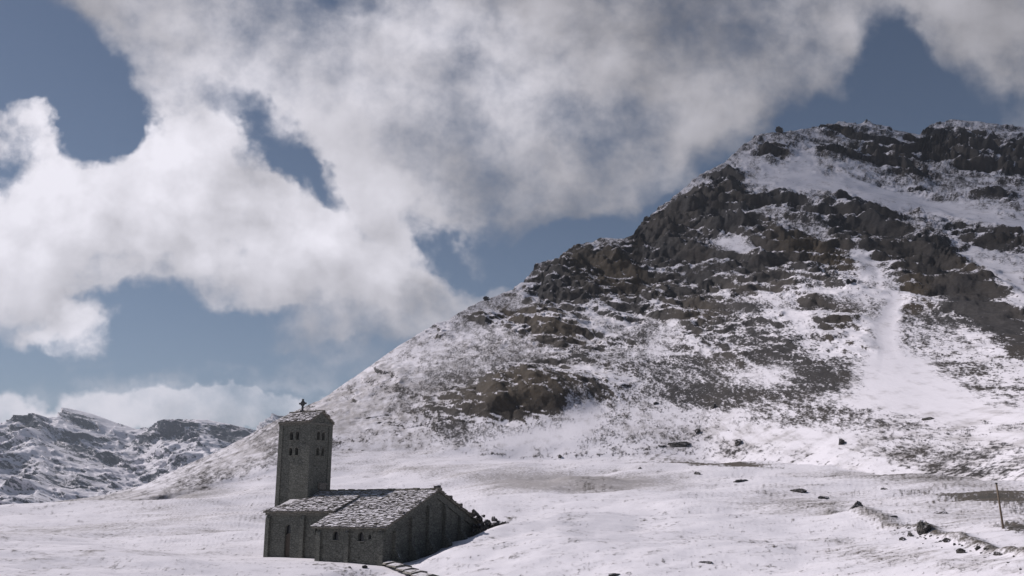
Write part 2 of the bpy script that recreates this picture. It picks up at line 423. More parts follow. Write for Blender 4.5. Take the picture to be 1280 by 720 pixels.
jx = np.abs(perlin(al / 26 + blockn * 1.2, y / 40, ac / 34, 431)) * 2
strata = MR * (14 * terrace(s1_, .5) + 5.0 * terrace(s2_, .5) + 2.2 * terrace(ac / 4.6 + blockm * 1.6 + blockn, .5) - 3.0 * (1 - sst(jx, 0, .2)))
disp = amp * (g1 * 7 + snf * ((r1 - 0.45) * (10 + 12 * rk01) + (r2 - 0.45) * 1.5 + nfbm(x / 7, y / 12, z / 6, 3, 61, 0.6) * 2.0) + strata + 9 * rk01 + 5 * np.clip(snow, -1, 0))
left = sst(U, 330, 620)
disp = disp * (0.35 + 0.65 * left) * sst(tmount, 0.0, 0.22)
big = (blobs(wu, wv_, [(665, 492, 92, 26, -5, 1.0)])) * 10 * ismt          # the rounded knoll
disp = disp + big
fz = 0.62 * sst(edge, 0.0, 0.10) + 0.38                                    # keep the skyline close to the photographed one
P[..., 2] += disp * 0.55 * fz
P[..., 1] -= disp * 0.75
P[..., 0] -= disp * 0.15
# ground relief: drifts, hummocks
gr = 1 - ismt
near = np.clip(D / 100, 0.6, 3)
xq = 60 * x / D; yq = 75 * np.log(D)
hum = nfbm(xq / 14, yq / 12, z * 0, 4, 11) * 1.25 * near + nfbm(xq / 4 + yq * .05, yq / 3, z * 0, 4, 21) * 0.10 * near
wind = nfbm((xq + yq * .5) / 7, (yq - xq * .15) / 1.6, z * 0, 3, 51) * 0.05 * near
P[..., 2] += gr * (hum + wind)
def ln(pts, w, amp):                               # bands along a line of photographed points
    px_, pv_ = zip(*pts)
    c = np.interp(U, px_, pv_)
    inside = sst(U, px_[0] - 20, px_[0] + 20) * (1 - sst(U, px_[-1] - 10, px_[-1] + 40))
    return amp * np.exp(-((V - c) / w) ** 2) * inside
bank = ln([(1035, 637), (1090, 650), (1150, 664), (1200, 678), (1280, 697), (1620, 745)], 5.0, 1.0)
P[..., 2] += bank * 0.35 + 0.9 * sst(blobs(U, V, [(735, 603, 46, 6, 0, 1)]), .1, .9)
_a = raydir(np.float64(480), np.float64(706)); _k = 92 / _a[1]
_lx = P[..., 0] - _a[0] * _k; _ly = P[..., 1] - 92
_cy, _sy = math.cos(CH_YAW), math.sin(CH_YAW)
LX = _lx * _cy - _ly * _sy; LY = _lx * _sy + _ly * _cy            # the church's own axes
P[..., 2] += 1.7 * sst(LX, 1.2, 6.0) * (1 - sst(LX, 8, 55)) * sst(LY, -6, 6) * (1 - sst(LY, 20, 60))
wch = sst(LX, -32, -22) * (1 - sst(LX, -.5, 2.2)) * sst(LY, -16, -6) * (1 - sst(LY, 5, 12))
P[..., 2] = P[..., 2] * (1 - wch) + wch * (_a[2] * _k - .05 - LX * .012 + hum * .35)
N = grid_normal(P)
steep = np.clip(smooth(smooth(0.80 - N[..., 2], 1, 0), 1, 1), -0.3, 0.5)
scree = 1 - sst(MR, .25, .8)
n_mid = nfbm(al / 34, y / 60, ac / 15, 5, 91, 0.60)
n_fine = nfbm(al / 8, y / 30, ac / 4.2, 3, 131, 0.7)
n_px = nfbm(U / 3.4, V / 3.0, U * 0, 3, 231, 0.8)
Uc = U * .88 + V * .47; Vc = V * .88 - U * .47
n_fine = nfbm(Uc / 13, Vc / 7, U * 0, 4, 131, 0.65)
rockd = ismt * (0.45 - MR * .22 + rock * 0.38 + scr * 0.68 + snow * 0.85 + steep * (0.5 + 1.7 * MR) + n_mid * 0.46 + n_fine * 0.44 + n_px * (.32 + .06 * scree) * sst(snow, -.5, -.05))
rockd = rockd - (1 - left) * 0.06 * ismt
sp = blobs(wu, wv_, [(1180, 552, 150, 34, 8, .42), (900, 556, 110, 14, 4, .26), (1030, 540, 100, 22, 6, .30), (780, 560, 70, 14, 0, .24), (1210, 590, 90, 9, 3, .34),
                     (1150, 664, 14, 7, 0, .55), (1010, 632, 60, 9, 0, .2), (740, 609, 34, 5, 0, .34), (1130, 700, 120, 8, 5, .2), (640, 648, 14, 8, 0, .5), (430, 711, 50, 5, 8, .30), (1060, 598, 120, 4, 3, .24)])
bare = blobs(U, V, [(900, 579, 72, 5.0, 4, 1.15), (860, 577, 50, 4, 2, .3), (1238, 622, 84, 10, 2, 1.1), (1262, 632, 60, 7, 5, .55), (1272, 662, 24, 6, 2, .9), (1180, 616, 50, 3, 3, .35), (1130, 600, 120, 2.5, 2, .4), (560, 566, 200, 2.2, 0, .25), (930, 557, 60, 2, -6, .4),
                    (60, 633, 120, 6, -3, .22)])
wave = nfbm(xq / 5, yq / 1.6, z * 0, 4, 151, 0.6)
ng = nfbm(xq / 2.4, yq / 2.0, z * 0, 5, 171, 0.65); ngf = nfbm(xq / 0.35, yq / 0.5, z * 0, 2, 191, 0.7)
rockg = gr * (0.06 + sp * 0.9 + bare * 0.85 + bank * (0.30 + 0.3 * sst(U, 1080, 1240)) + wave * 0.20 * (0.4 + bare * 2) + ng * 0.42 + ngf * 0.50 + n_px * .16 - .03)
A_rock = np.clip(rockd + rockg, -0.5, 1.4)
rust = blobs(U, V, [(1140, 372, 26, 22, 20, .9), (1215, 335, 20, 12, 20, .4), (655, 500, 90, 26, -5, .8)])
olive = blobs(U, V, [(760, 340, 60, 26, 10, .9), (1024, 317, 70, 14, 18, .9), (690, 410, 50, 18, 15, .7), (630, 392, 36, 12, 0, .7), (870, 392, 40, 16, 0, .5), (1060, 420, 40, 20, 0, .5), (900, 579, 80, 7, 4, .4)])
A_tint = np.clip(rust + olive, 0, 1)
dirt_shade = 0.31 + 0.26 * ng + 0.20 * wave + blobs(U, V, [(700, 603, 110, 14, 0, .65), (560, 590, 120, 8, 0, .3), (100, 660, 220, 8, -4, .3), (1000, 628, 80, 16, 0, .40), (300, 560, 120, 34, -28, .34), (60, 626, 260, 10, -3, .42), (300, 640, 160, 14, 0, .15),  # brown dirt and plants, plus grey drift shading put into the snow colour
                     (480, 520, 120, 60, 0, .34), (640, 450, 160, 50, -10, .25), (1230, 640, 120, 22, 6, .3), (1130, 600, 140, 7, 3, .4), (1150, 700, 140, 12, 5, .3), (860, 540, 120, 30, 0, .24), (1180, 560, 160, 50, 0, .25),
                     (820, 600, 70, 14, 0, .25), (170, 690, 160, 4, -6, .22), (90, 705, 120, 3, -14, .22), (250, 662, 70, 3, -2, .3), (880, 690, 160, 14, 0, .1)]) + bank * 0.5  # the thin left foreground streaks are painted grey shading
A_dirt_shade = np.clip(dirt_shade, 0, 1.2)

# rows between camera and the frame's lower edge, rows behind the skyline
first = P[0]; d0 = D[0]
fr = []
for t_ in np.linspace(0, 1, NF)[:-1]:
    dd = 2.5 + (d0 - 2.5) * t_ ** 1.3
    ax, ay, _ = raydir(us, np.full(NU, 760.0))
    zz = -1.75 + (first[:, 2] + 1.75) * (dd - 2.5) / (d0 - 2.5)
    fr.append(np.stack([ax * dd, ay * dd, zz], -1))
fr = np.array(fr)
bk = []
last = P[-1]; hl = np.hypot(last[:, 0], last[:, 1])
for i in range(1, NB + 1):
    t_ = i / NB
    e = (t_ ** 1.5) * np.clip(hl * 0.75, 250, 700)
    sc = (hl + e) / hl
    drop = -e * 0.62 * np.clip(t_ * 3, 0.3, 1)
    zz = np.maximum(last[:, 2] + drop + nfbm(last[:, 0] / 60, last[:, 1] / 60 + i * .7, last[:, 2] * 0 + i, 3, 8) * 8 * t_, -190)
    bk.append(np.stack([last[:, 0] * sc, last[:, 1] * sc, zz], -1))
bk = np.array(bk)
PA = np.concatenate([fr, P, bk], 0)
def pad(a, f0, b0):
    return np.concatenate([np.full((fr.shape[0], NU), f0), a, np.full((bk.shape[0], NU), b0)], 0)
A_soft = ismt * (0.02 + scree * (0.12 + 0.16 * (1 - sst(U, 560, 900)))) + gr * 0.10
att = {'soft': pad(A_soft, .1, .1), 'rock': pad(A_rock, 0.05, 0.55), 'tint': pad(A_tint, 0, 0), 'dirt': pad(A_dirt_shade, 0.15, 0.2)}  # dirt also carries the painted shading of the snow
RT = PA.shape[0]
split = fr.shape[0] + NG - 1
mk = np.zeros((RT - 1, NU - 1), bool); mk[:split] = True
g_obj = mesh_from_grid('ground', PA, mk, att, M_ground)
# a far floor under everything, out to the horizon
m_obj = mesh_from_grid('mountain', PA, ~mk, att, M_mount)

PXU, PXV = to_px(P[..., 0], P[..., 1], P[..., 2])
def on_ground(u, v):
    d2 = (PXU - u) ** 2 + ((PXV - v)) ** 2
    j = np.unravel_index(np.argmin(d2), d2.shape)
    return Vector(P[j])

# --- distant mountains -------------------------------------------------------
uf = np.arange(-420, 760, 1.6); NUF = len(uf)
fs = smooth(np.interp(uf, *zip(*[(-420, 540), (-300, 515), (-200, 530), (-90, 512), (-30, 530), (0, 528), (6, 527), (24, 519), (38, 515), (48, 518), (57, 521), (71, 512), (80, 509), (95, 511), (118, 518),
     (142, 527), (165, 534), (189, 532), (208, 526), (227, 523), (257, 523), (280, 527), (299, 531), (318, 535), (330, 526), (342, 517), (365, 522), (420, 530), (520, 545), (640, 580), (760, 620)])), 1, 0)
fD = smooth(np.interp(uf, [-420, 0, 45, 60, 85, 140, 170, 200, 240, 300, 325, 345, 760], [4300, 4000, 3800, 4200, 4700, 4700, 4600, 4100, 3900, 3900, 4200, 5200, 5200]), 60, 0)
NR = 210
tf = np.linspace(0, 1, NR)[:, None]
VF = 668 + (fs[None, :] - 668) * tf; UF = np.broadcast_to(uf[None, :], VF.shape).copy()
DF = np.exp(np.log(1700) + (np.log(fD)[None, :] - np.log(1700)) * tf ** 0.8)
dx, dy, dz = raydir(UF, VF)
PF = np.stack([dx * DF, dy * DF, dz * DF], -1)
x, y, z = PF[..., 0], PF[..., 1], PF[..., 2]
wuf = UF + 8 * nfbm(x / 200, y / 300, z / 150, 3, 5); wvf = VF + 5 * nfbm(x / 200, y / 300, z / 150, 3, 9)
rf = blobs(wuf, wvf, [(28, 524, 20, 9, 15, .6), (88, 519, 34, 7, 17, .6), (80, 550, 44, 10, 27, .55), (120, 545, 20, 6, 10, .3), (235, 538, 46, 11, 5, .6), (290, 540, 26, 9, 15, .5), (180, 548, 20, 8, -20, .45),
                      (118, 572, 12, 4, 0, .5), (158, 582, 12, 7, 0, .6), (70, 600, 60, 10, 0, .3), (135, 572, 12, 5, 0, .35), (20, 585, 30, 20, 20, .2), (120, 600, 50, 8, 5, .25), (335, 515, 20, 8, 20, .4),
                      (60, 535, 30, 7, 0, -.2), (30, 560, 50, 7, 15, -.25), (190, 575, 70, 10, -8, -.25), (140, 535, 24, 5, 15, -.3)])
r1 = nridge(x / 420, y / 600, z / 260, 6, 3, 0.6); g1 = nfbm(x / 500, y / 600, z / 300, 5, 71)
tfe = np.broadcast_to(tf, VF.shape)
r3 = nridge(x / 130, y / 240, z / 80, 4, 19, 0.6)
dsp = (r1 - .45) * (110 + 120 * np.clip(rf, 0, 1)) + (r3 - .45) * 50 + g1 * 30
fe = 0.25 + 0.75 * sst(1 - tfe, 0, .1)
PF[..., 2] += dsp * .28 * fe * sst(tfe, 0, .1); PF[..., 1] -= dsp * 1.0
NFm = grid_normal(PF)
st = np.clip(0.84 - NFm[..., 2], -0.3, 0.7)
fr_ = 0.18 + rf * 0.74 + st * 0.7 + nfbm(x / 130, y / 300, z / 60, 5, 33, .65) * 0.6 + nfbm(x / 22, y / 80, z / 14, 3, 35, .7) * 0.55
lastf = PF[-1]; bkf = []
for i in range(1, 9):
    e = i / 8 * 900; hl = np.hypot(lastf[:, 0], lastf[:, 1]); sc = (hl + e) / hl
    bkf.append(np.stack([lastf[:, 0] * sc, lastf[:, 1] * sc, lastf[:, 2] - e * .7], -1))
ff = PF[0]; frf = []
for i in range(6, 0, -1):
    e = i / 6 * 500; hl = np.hypot(ff[:, 0], ff[:, 1]); sc = (hl - e) / hl
    frf.append(np.stack([ff[:, 0] * sc, ff[:, 1] * sc, ff[:, 2] - e * .45], -1))
PFA = np.concatenate([np.array(frf), PF, np.array(bkf)], 0)
padf = lambda a, v_: np.concatenate([np.full((6, NUF), v_), a, np.full((8, NUF), v_)], 0)
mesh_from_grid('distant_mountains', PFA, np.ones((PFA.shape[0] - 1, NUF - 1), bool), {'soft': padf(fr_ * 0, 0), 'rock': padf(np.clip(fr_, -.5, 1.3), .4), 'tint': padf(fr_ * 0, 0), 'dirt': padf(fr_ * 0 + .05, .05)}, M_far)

# valley floor reaching the horizon
R_ = 6300
xs = np.linspace(-R_, R_, 90)
GX, GY = np.meshgrid(xs, xs)
GZ = -215 + nfbm(GX / 1500, GY / 1500, GX * 0, 4, 2) * 22
o = mesh_from_grid('valley_floor', np.stack([GX, GY, GZ], -1), np.ones((89, 89), bool), {'soft': GZ * 0, 'rock': GZ * 0 + .35, 'tint': GZ * 0, 'dirt': GZ * 0 + .1}, M_far)

# ------------------------------------------------------------------ materials of built things
def stone_mat(name, ca_, cb_, size=0.35, snow_amt=0.0, snow_thr=0.55, bump=0.03):
    m, t, bs = new_mat(name)
    geo = t.node('ShaderNodeNewGeometry')
    tcn = t.node('ShaderNodeTexCoord')
    ob = tcn.outputs['Object']
    st_ = t.v('MULTIPLY', ob, (1, 1, 2.0))
    vo = t.node('ShaderNodeTexVoronoi', feature='F1'); t.put(vo.inputs['Vector'], st_); vo.inputs['Scale'].default_value = 1 / size
    ve = t.node('ShaderNodeTexVoronoi', feature='DISTANCE_TO_EDGE'); t.put(ve.inputs['Vector'], st_); ve.inputs['Scale'].default_value = 1 / size
    sep = t.node('ShaderNodeSeparateColor'); t.put(sep.inputs[0], vo.outputs['Color'])
    n = t.noise(ob, 1.3, 5, 0.65); nf = t.noise(ob, 9, 4, 0.7)
    f = t.m('MULTIPLY_ADD', sep.outputs[0], 0.45, t.m('MULTIPLY', t.m('SUBTRACT', n, 0.25), 1.1), clamp=True)
    col = t.mix(f, ca_, cb_)
    col = t.mix(t.sm(nf, 0.45, 0.8, 0, 0.5), col, tuple(c * 1.4 for c in cb_))
    joint = t.sm(ve.outputs['Distance'], 0.0, 0.10)
    col = t.mix(joint, tuple(c * 0.7 for c in ca_), col)
    if snow_amt:
        sx = t.node('ShaderNodeSeparateXYZ'); t.put(sx.inputs[0], geo.outputs['Normal'])
        sf = t.m('ADD', sx.outputs[2], t.m('MULTIPLY', t.m('SUBTRACT', t.noise(ob, 2.3, 5, 0.7), 0.5), 1.6))
        sf = t.m('ADD', sf, t.m('MULTIPLY', t.m('SUBTRACT', t.noise(ob, 0.55, 3, 0.6), 0.5), 0.9))
        sf = t.m('MULTIPLY', t.sm(sf, snow_thr, snow_thr + 0.3), snow_amt)
        col = t.mix(sf, col, SNOW)
    t.put(bs.inputs['Base Color'], col)
    bs.inputs['Roughness'].default_value = 0.9
    bs.inputs['Specular IOR Level'].default_value = 0.2
    bp = t.node('ShaderNodeBump'); bp.inputs['Strength'].default_value = 0.8; bp.inputs['Distance'].default_value = bump
    t.put(bp.inputs['Height'], t.m('ADD', t.m('MULTIPLY', joint, 0.8), t.m('MULTIPLY', nf, 0.6)))
    t.l.new(bp.outputs[0], bs.inputs['Normal'])
    return m
M_wall = stone_mat('grey_masonry', (0.088, 0.089, 0.076), (0.185, 0.185, 0.160), 0.42, 0.75, 0.78)
M_trim = stone_mat('dressed_stone', (0.12, 0.115, 0.098), (0.19, 0.185, 0.16), 0.5, 0.8, 0.7)
M_slab = stone_mat('roof_slab', (0.13, 0.115, 0.09), (0.27, 0.25, 0.21), 0.45, 0.95, 0.60)
M_boulder = stone_mat('boulder_rock', (0.055, 0.052, 0.050), (0.12, 0.11, 0.10), 0.9, 0.95, 0.72, 0.08)
M_wallsnow = stone_mat('snow_dusted_stone', (0.14, 0.13, 0.115), (0.26, 0.24, 0.21), 0.5, 0.75, 0.75)
def plain(name, col, rough=0.8, nscale=6, var=0.5, metal=0):
    m, t, bs = new_mat(name)
    tcn = t.node('ShaderNodeTexCoord')
    n = t.noise(tcn.outputs['Object'], nscale, 4, 0.6)
    t.put(bs.inputs['Base Color'], t.mix(n, tuple(c * (1 - var) for c in col), tuple(c * (1 + var) for c in col)))
    bs.inputs['Roughness'].default_value = rough
    bs.inputs['Metallic'].default_value = metal
    return m
M_dark = plain('dark_window_glass', (0.012, 0.013, 0.016), 0.25)
M_iron = plain('dark_iron', (0.03, 0.03, 0.033), 0.6)
M_woodp = plain('weathered_wood', (0.16, 0.12, 0.085), 0.85, 14)
M_door = plain('door_wood', (0.07, 0.055, 0.042), 0.8, 8)

# ------------------------------------------------------------------ mesh helpers
def obj(name, bm, mat, parent=None, smooth_=False):
    me = bpy.data.meshes.new(name)
    bmesh.ops.recalc_face_normals(bm, faces=bm.faces)
    bm.to_mesh(me); bm.free()
    if smooth_:
        for p in me.polygons: p.use_smooth = True
    me.materials.append(mat)
    o = bpy.data.objects.new(name, me); C.objects.link(o)
    if parent: o.parent = parent
    return o
def tag(o, label, cat, group=None):
    o['label'] = label; o['category'] = cat
    if group: o['group'] = group
def prism(bm, prof, axis, a, b):
    """extrude the profile (list of 2D points) along axis between a and b"""
    def p3(p, w):
        return {'x': (w, p[0], p[1]), 'y': (p[0], w, p[1]), 'z': (p[0], p[1], w)}[axis]
    va = [bm.verts.new(p3(p, a)) for p in prof]; vb_ = [bm.verts.new(p3(p, b)) for p in prof]
    n = len(prof)
    bm.faces.new(va); bm.faces.new(vb_[::-1])
    for i in range(n): bm.faces.new((va[i], va[(i + 1) % n], vb_[(i + 1) % n], vb_[i]))
def box(bm, x0, x1, y0, y1, z0, z1):
    prism(bm, [(x0, y0), (x1, y0), (x1, y1), (x0, y1)], 'z', z0, z1)
def arch_prof(c, w, z0, z1, n=9):
    """arched opening: width w, sill z0, crown z1"""
    r = w / 2; pts = [(c - r, z0), (c + r, z0)]
    for i in range(n + 1):
        a_ = math.pi * i / n
        pts.append((c + r * math.cos(a_), z1 - r + r * math.sin(a_)))
    return pts
def cut(ob, cutters):
    """boolean the cutters away for good"""
    bm = bmesh.new()
    for prof, ax, a_, b_ in cutters: prism(bm, prof, ax, a_, b_)
    me = bpy.data.meshes.new('tmp'); bmesh.ops.recalc_face_normals(bm, faces=bm.faces); bm.to_mesh(me); bm.free()
    co = bpy.data.objects.new('tmp', me); C.objects.link(co)
    par = ob.parent; ob.parent = None
    md = ob.modifiers.new('b', 'BOOLEAN'); md.operation = 'DIFFERENCE'; md.solver = 'EXACT'; md.object = co
    bpy.context.view_layer.update()
    dg = bpy.context.evaluated_depsgraph_get()
    nm = bpy.data.meshes.new_from_object(ob.evaluated_get(dg))
    ob.modifiers.remove(md); ob.data = nm
    bpy.data.objects.remove(co)
    ob.parent = par

def rough_up(bm, amp_, seed=0):
    rnd = random.Random(seed)
    for v in bm.verts:
        v.co += Vector((rnd.uniform(-amp_, amp_), rnd.uniform(-amp_, amp_), rnd.uniform(-amp_, amp_)))

# ------------------------------------------------------------------ church
dxc, dyc_, dzc = raydir(np.float64(480), np.float64(706))
kC = 92 / dyc_
church = bpy.data.objects.new('church', None); C.objects.link(church)
church.location = (dxc * kC, 92, dzc * kC)
church.rotation_euler = (0, 0, -CH_YAW)
tag(church, 'dark grey stone mountain church with square bell tower and snow-dusted slab roof', 'church')
B = -2.5                                              # foundations go below the snow
YA, ZA, ZE = 8.6, 7.05, 3.45                          # apex and near eave of the gable
TANN = (ZA - ZE) / YA
def zroof(y): return ZE + TANN * y if y <= YA else ZA - TANN * (y - YA)
YR = 17.6
# nave (body under the big gable)
bm = bmesh.new()
prism(bm, [(0, B), (YR, B), (YR, zroof(YR)), (YA, ZA), (0, ZE)], 'x', -8.6, 0)
nave = obj('nave_wall', bm, M_wall, church)
bm = bmesh.new()
prism(bm, [(2.9, B), (YR, B), (YR, zroof(YR)), (YA, ZA), (2.9, zroof(2.9))], 'x', -18.4, -8.597)
rear = obj('rear_nave_wall', bm, M_wall, church)
WZ = 2.75
def window(parent, c, w, z0, z1, axis, face, depth=0.32, frame=True, sill=True):
    """axis 'y': wall facing -y at y=face ; axis 'x': wall facing +x at x=face"""
    sg = 1 if axis == 'y' else -1
    bm = bmesh.new()
    prism(bm, arch_prof(c, w + 0.03, z0 - .01, z1 + .01), axis, face + sg * (depth - 0.06), face + sg * (depth + 0.02))
    p = obj('window', bm, M_dark, parent)
    if frame:
        bm = bmesh.new()
        n = 9; r0 = w / 2; r1_ = w / 2 + 0.13
        for i in range(n):
            a0 = math.pi * i / n; a1 = math.pi * (i + 0.93) / n
            cz = z1 - w / 2
            prism(bm, [(c + r0 * math.cos(a0), cz + r0 * math.sin(a0)), (c + r1_ * math.cos(a0), cz + r1_ * math.sin(a0)),
                       (c + r1_ * math.cos(a1), cz + r1_ * math.sin(a1)), (c + r0 * math.cos(a1), cz + r0 * math.sin(a1))], axis, face - sg * 0.035, face + sg * 0.06)
        obj('frame', bm, M_trim, p)
    if sill:
        bm = bmesh.new()
        if axis == 'y': box(bm, c - w / 2 - .12, c + w / 2 + .12, face - .09, face + .1, z0 - .1, z0 - .005)
        else: box(bm, face - .1, face + .09, c - w / 2 - .12, c + w / 2 + .12, z0 - .1, z0 - .005)
        obj('sill', bm, M_trim, p)
    return p
wins = [(-6.15, .72, 2.2, 3.05), (-2.95, .72, 2.15, 3.0)]
cut(nave, [(arch_prof(c, w, a_, b_), 'y', -.5, .30) for c, w, a_, b_ in wins] + [(arch_prof(-1.85, .3, 2.35, 2.8), 'y', -.5, .30)])
for c, w, a_, b_ in wins: window(nave, c, w, a_, b_, 'y', 0)
window(nave, -1.85, .3, 2.35, 2.8, 'y', 0, frame=False, sill=False)
# buttresses of the side wall
for i, (xx, ww) in enumerate(((-8.25, .6), (-4.55, .5), (-0.35, .65))):
    bm = bmesh.new()
    prism(bm, [(-.26, B), (-.003, B), (-.003, 3.15), (-.2, 3.0), (-.26, 2.8)], 'x', xx - ww / 2, xx + ww / 2)
    obj('buttress', bm, M_wall, church)
# stepped buttresses of the gable
ys = [1.5, 4.2, 7.1, 10.1, 13.1, 15.9]
for i, yy in enumerate(ys):
    top = zroof(yy) - .75
    bm = bmesh.new()
    g = 0.35 + i * 0.42
    prism(bm, [(.003, B), (.95, B), (.95, g + .1), (.38, g + 1.0), (.38, top - .25), (.25, top), (.003, top)], 'y', yy - .27, yy + .27)
    obj('buttress', bm, M_wall, church)
# masonry bands: a flat raised rim under the rake
bm = bmesh.new()
prism(bm, [(0.0, ZE - .75), (0.0, ZE - .02), (YA, ZA - .02), (YR, zroof(YR) - .02), (YR, zroof(YR) - .75), (YA, ZA - .72)], 'x', .004, .16)
obj('gable_band', bm, M_wall, church)
# windows in the set-back wall
cut(rear, [(arch_prof(-15.3, .8, .2, 3.6), 'y', 2, 3.25), (arch_prof(-11.15, .62, 2.55, 3.4), 'y', 2, 3.2)])
bm = bmesh.new(); prism(bm, arch_prof(-15.3, .82, .19, 2.7), 'y', 3.1, 3.26)
dr = obj('door', bm, M_door, church)
bm = bmesh.new(); prism(bm, arch_prof(-15.3, .8, 2.6, 3.62), 'y', 3.18, 3.28); obj('window', bm, M_dark, dr)
bm = bmesh.new(); box(bm, -15.05, -14.99, 3.04, 3.1, 1.2, 1.4); obj('handle', bm, M_iron, dr)
window(rear, -11.15, .62, 2.55, 3.4, 'y', 2.9)
for xx, ww in ((-18.1, .55), (-13.1, .55)):
    bm = bmesh.new(); prism(bm, [(2.6, B), (2.897, B), (2.897, 4.6), (2.68, 4.45), (2.6, 4.2)], 'x', xx - ww / 2, xx + ww / 2)
    obj('buttress', bm, M_wall, church)

# slab roofs ------------------------------------------------------------------
def slab_roof(bm, x0, x1, ya, za, yb, zb, seed, row=0.25, wmin=.18, wmax=.52, th=.045, clip=None):
    """rows of overlapping stone slabs on a plane from eave (ya, za) up to (yb, zb), between x0 and x1"""
    rnd = random.Random(seed)
    n = max(2, int(math.hypot(yb - ya, zb - za) / row))
    L_ = math.hypot(yb - ya, zb - za)
    uy, uz = (yb - ya) / L_, (zb - za) / L_
    ny, nz = -uz * (1 if yb > ya else -1), abs(uy)
    for i in range(n):
        d = i * L_ / n
        xx = x0 + rnd.uniform(-.1, .05)
        while xx < x1:
            w = rnd.uniform(wmin, wmax); xe = min(xx + w, x1 + rnd.uniform(0, .08))
            if xe - xx > .1 and (clip is None or clip((xx + xe) / 2, ya + uy * d)):
                l = row * rnd.uniform(1.25, 1.6); o_ = rnd.uniform(-.14, .12) * (i > 0); h0 = rnd.uniform(.04, .12); h1 = rnd.uniform(-.01, .02); t_ = th * rnd.uniform(.7, 1.5)
                pts = []
                for (px_, dd, hh) in ((xx, d + o_, h0), (xe - .02, d + o_ + rnd.uniform(-.1, .1), h0 + rnd.uniform(-.02, .03)), (xe - .02, min(d + l, L_), h1), (xx, min(d + l, L_), h1)):
                    pts.append((px_, dd, hh))
                lo = [bm.verts.new((p[0], ya + uy * p[1] + ny * p[2], za + uz * p[1] + nz * p[2])) for p in pts]
                hi = [bm.verts.new((p[0], ya + uy * p[1] + ny * (p[2] + t_), za + uz * p[1] + nz * (p[2] + t_))) for p in pts]
                bm.faces.new(lo[::-1]); bm.faces.new(hi)
                for k_ in range(4): bm.faces.new((lo[k_], lo[(k_ + 1) % 4], hi[(k_ + 1) % 4], hi[k_]))
            xx += w
def deck(bm, x0, x1, pts, th=.14):
    lo = [(p[0], p[1]) for p in pts]; hi = [(p[0], p[1] + th) for p in pts]
    prism(bm, lo + hi[::-1], 'x', x0, x1)
OV = .35
bm = bmesh.new()
deck(bm, -9.0, .38, [(-OV, ZE - OV * TANN + .01), (YA, ZA + .01), (YR + OV, zroof(YR) - OV * TANN + .01)])
deck(bm, -16.5, -9.003, [(2.9, zroof(2.9) + .01), (YA, ZA + .01), (YR + OV, zroof(YR) - OV * TANN + .01)])
slab_roof(bm, -9.1, .45, -OV - .05, ZE - OV * TANN + .15, YA, ZA + .16, 1)
slab_roof(bm, -16.4, -9.05, 5.0, zroof(5.0) + .15, YA, ZA + .16, 2)
slab_roof(bm, -16.4, .45, YR + OV, zroof(YR) - OV * TANN + .15, YA, ZA + .16, 3)
roof = obj('roof', bm, M_slab, church)
# ridge stones
bm = bmesh.new(); rnd = random.Random(4)
xx = -16
while xx < .4:
    w = rnd.uniform(.4, .8); h = rnd.uniform(.05, .16)
    box(bm, xx, xx + w - .03, YA - .22 + rnd.uniform(-.05, .05), YA + .22, ZA + .12, ZA + .22 + h); xx += w
rough_up(bm, .02, 3)
obj('ridge_stones', bm, M_slab, roof)
# side wing roof: lean-to with hipped end
ZW = 4.95; TW = .40
XL = -18.75; YF = 2.55
def zw(y): return ZW + TW * (y - 2.9)
bm = bmesh.new()
Yt = 6.7
hip = 4.3                                             # hip runs in along x while rising to Yt
v = [bm.verts.new(p) for p in ((XL, YF, zw(YF) + .01), (-8.75, YF, zw(YF) + .01), (-8.75, Yt, zw(Yt) + .01), (XL + hip, Yt, zw(Yt) + .01), (XL, Yt, zw(YF) + .01),
                               (XL, YF, zw(YF) + .17), (-8.75, YF, zw(YF) + .17), (-8.75, Yt, zw(Yt) + .17), (XL + hip, Yt, zw(Yt) + .17), (XL, Yt, zw(YF) + .17))]
for f_ in ((0, 1, 2, 3), (0, 3, 4), (5, 8, 7, 6), (5, 9, 8), (0, 5, 6, 1), (1, 6, 7, 2), (2, 7, 8, 3), (3, 8, 9, 4), (4, 9, 5, 0)): bm.faces.new([v[i] for i in f_])
slab_roof(bm, XL - .05, -8.65, YF - .04, zw(YF) + .16, Yt, zw(Yt) + .16, 9, clip=lambda X, Y: X > XL + hip * (Y - YF) / (Yt - YF) - .25)
wr = obj('wing_roof', bm, M_slab, church)
bm = bmesh.new()
box(bm, -18.55, -8.55, 2.72, 2.897, zroof(2.9) - .1, ZW - .02)
prism(bm, [(2.9, zroof(2.9) + .005), (2.9, ZW - .01), (Yt - .05, zw(Yt) - .01), (Yt - .05, zroof(Yt) + .005)], 'x', -18.4, -9.1)
obj('eave_band', bm, M_trim, church)

# bell tower ------------------------------------------------------------------
TX0, TX1, TY0, TY1 = -20.55, -15.9, 6.3, 9.9
TZ = 15.0
yc = (TY0 + TY1) / 2; TS = .62; ZT = TZ + TS * (TY1 - TY0) / 2
bm = bmesh.new()
tap = .10
va = []
prism(bm, [(TY0, B), (TY1, B), (TY1, TZ), (yc, ZT), (TY0, TZ)], 'x', TX0, TX1)
tower = obj('tower', bm, M_wall, church)
cxs = [-18.75, -17.85]
cys = [yc - .42, yc + .42]
lv = [(12.95, 13.9), (11.2, 12.1)]
cut(tower, [(arch_prof(c, .46, a_, b_), 'y', TY0 - 1, TY0 + .4) for c in cxs for a_, b_ in lv] + [(arch_prof(c, .44, a_, b_), 'x', TX1 - .4, TX1 + 1) for c in cys for a_, b_ in lv])
for a_, b_ in lv:
    for c in cxs: window(tower, c, .46, a_, b_, 'y', TY0, .42)
    for c in cys: window(tower, c, .44, a_, b_, 'x', TX1, .42)
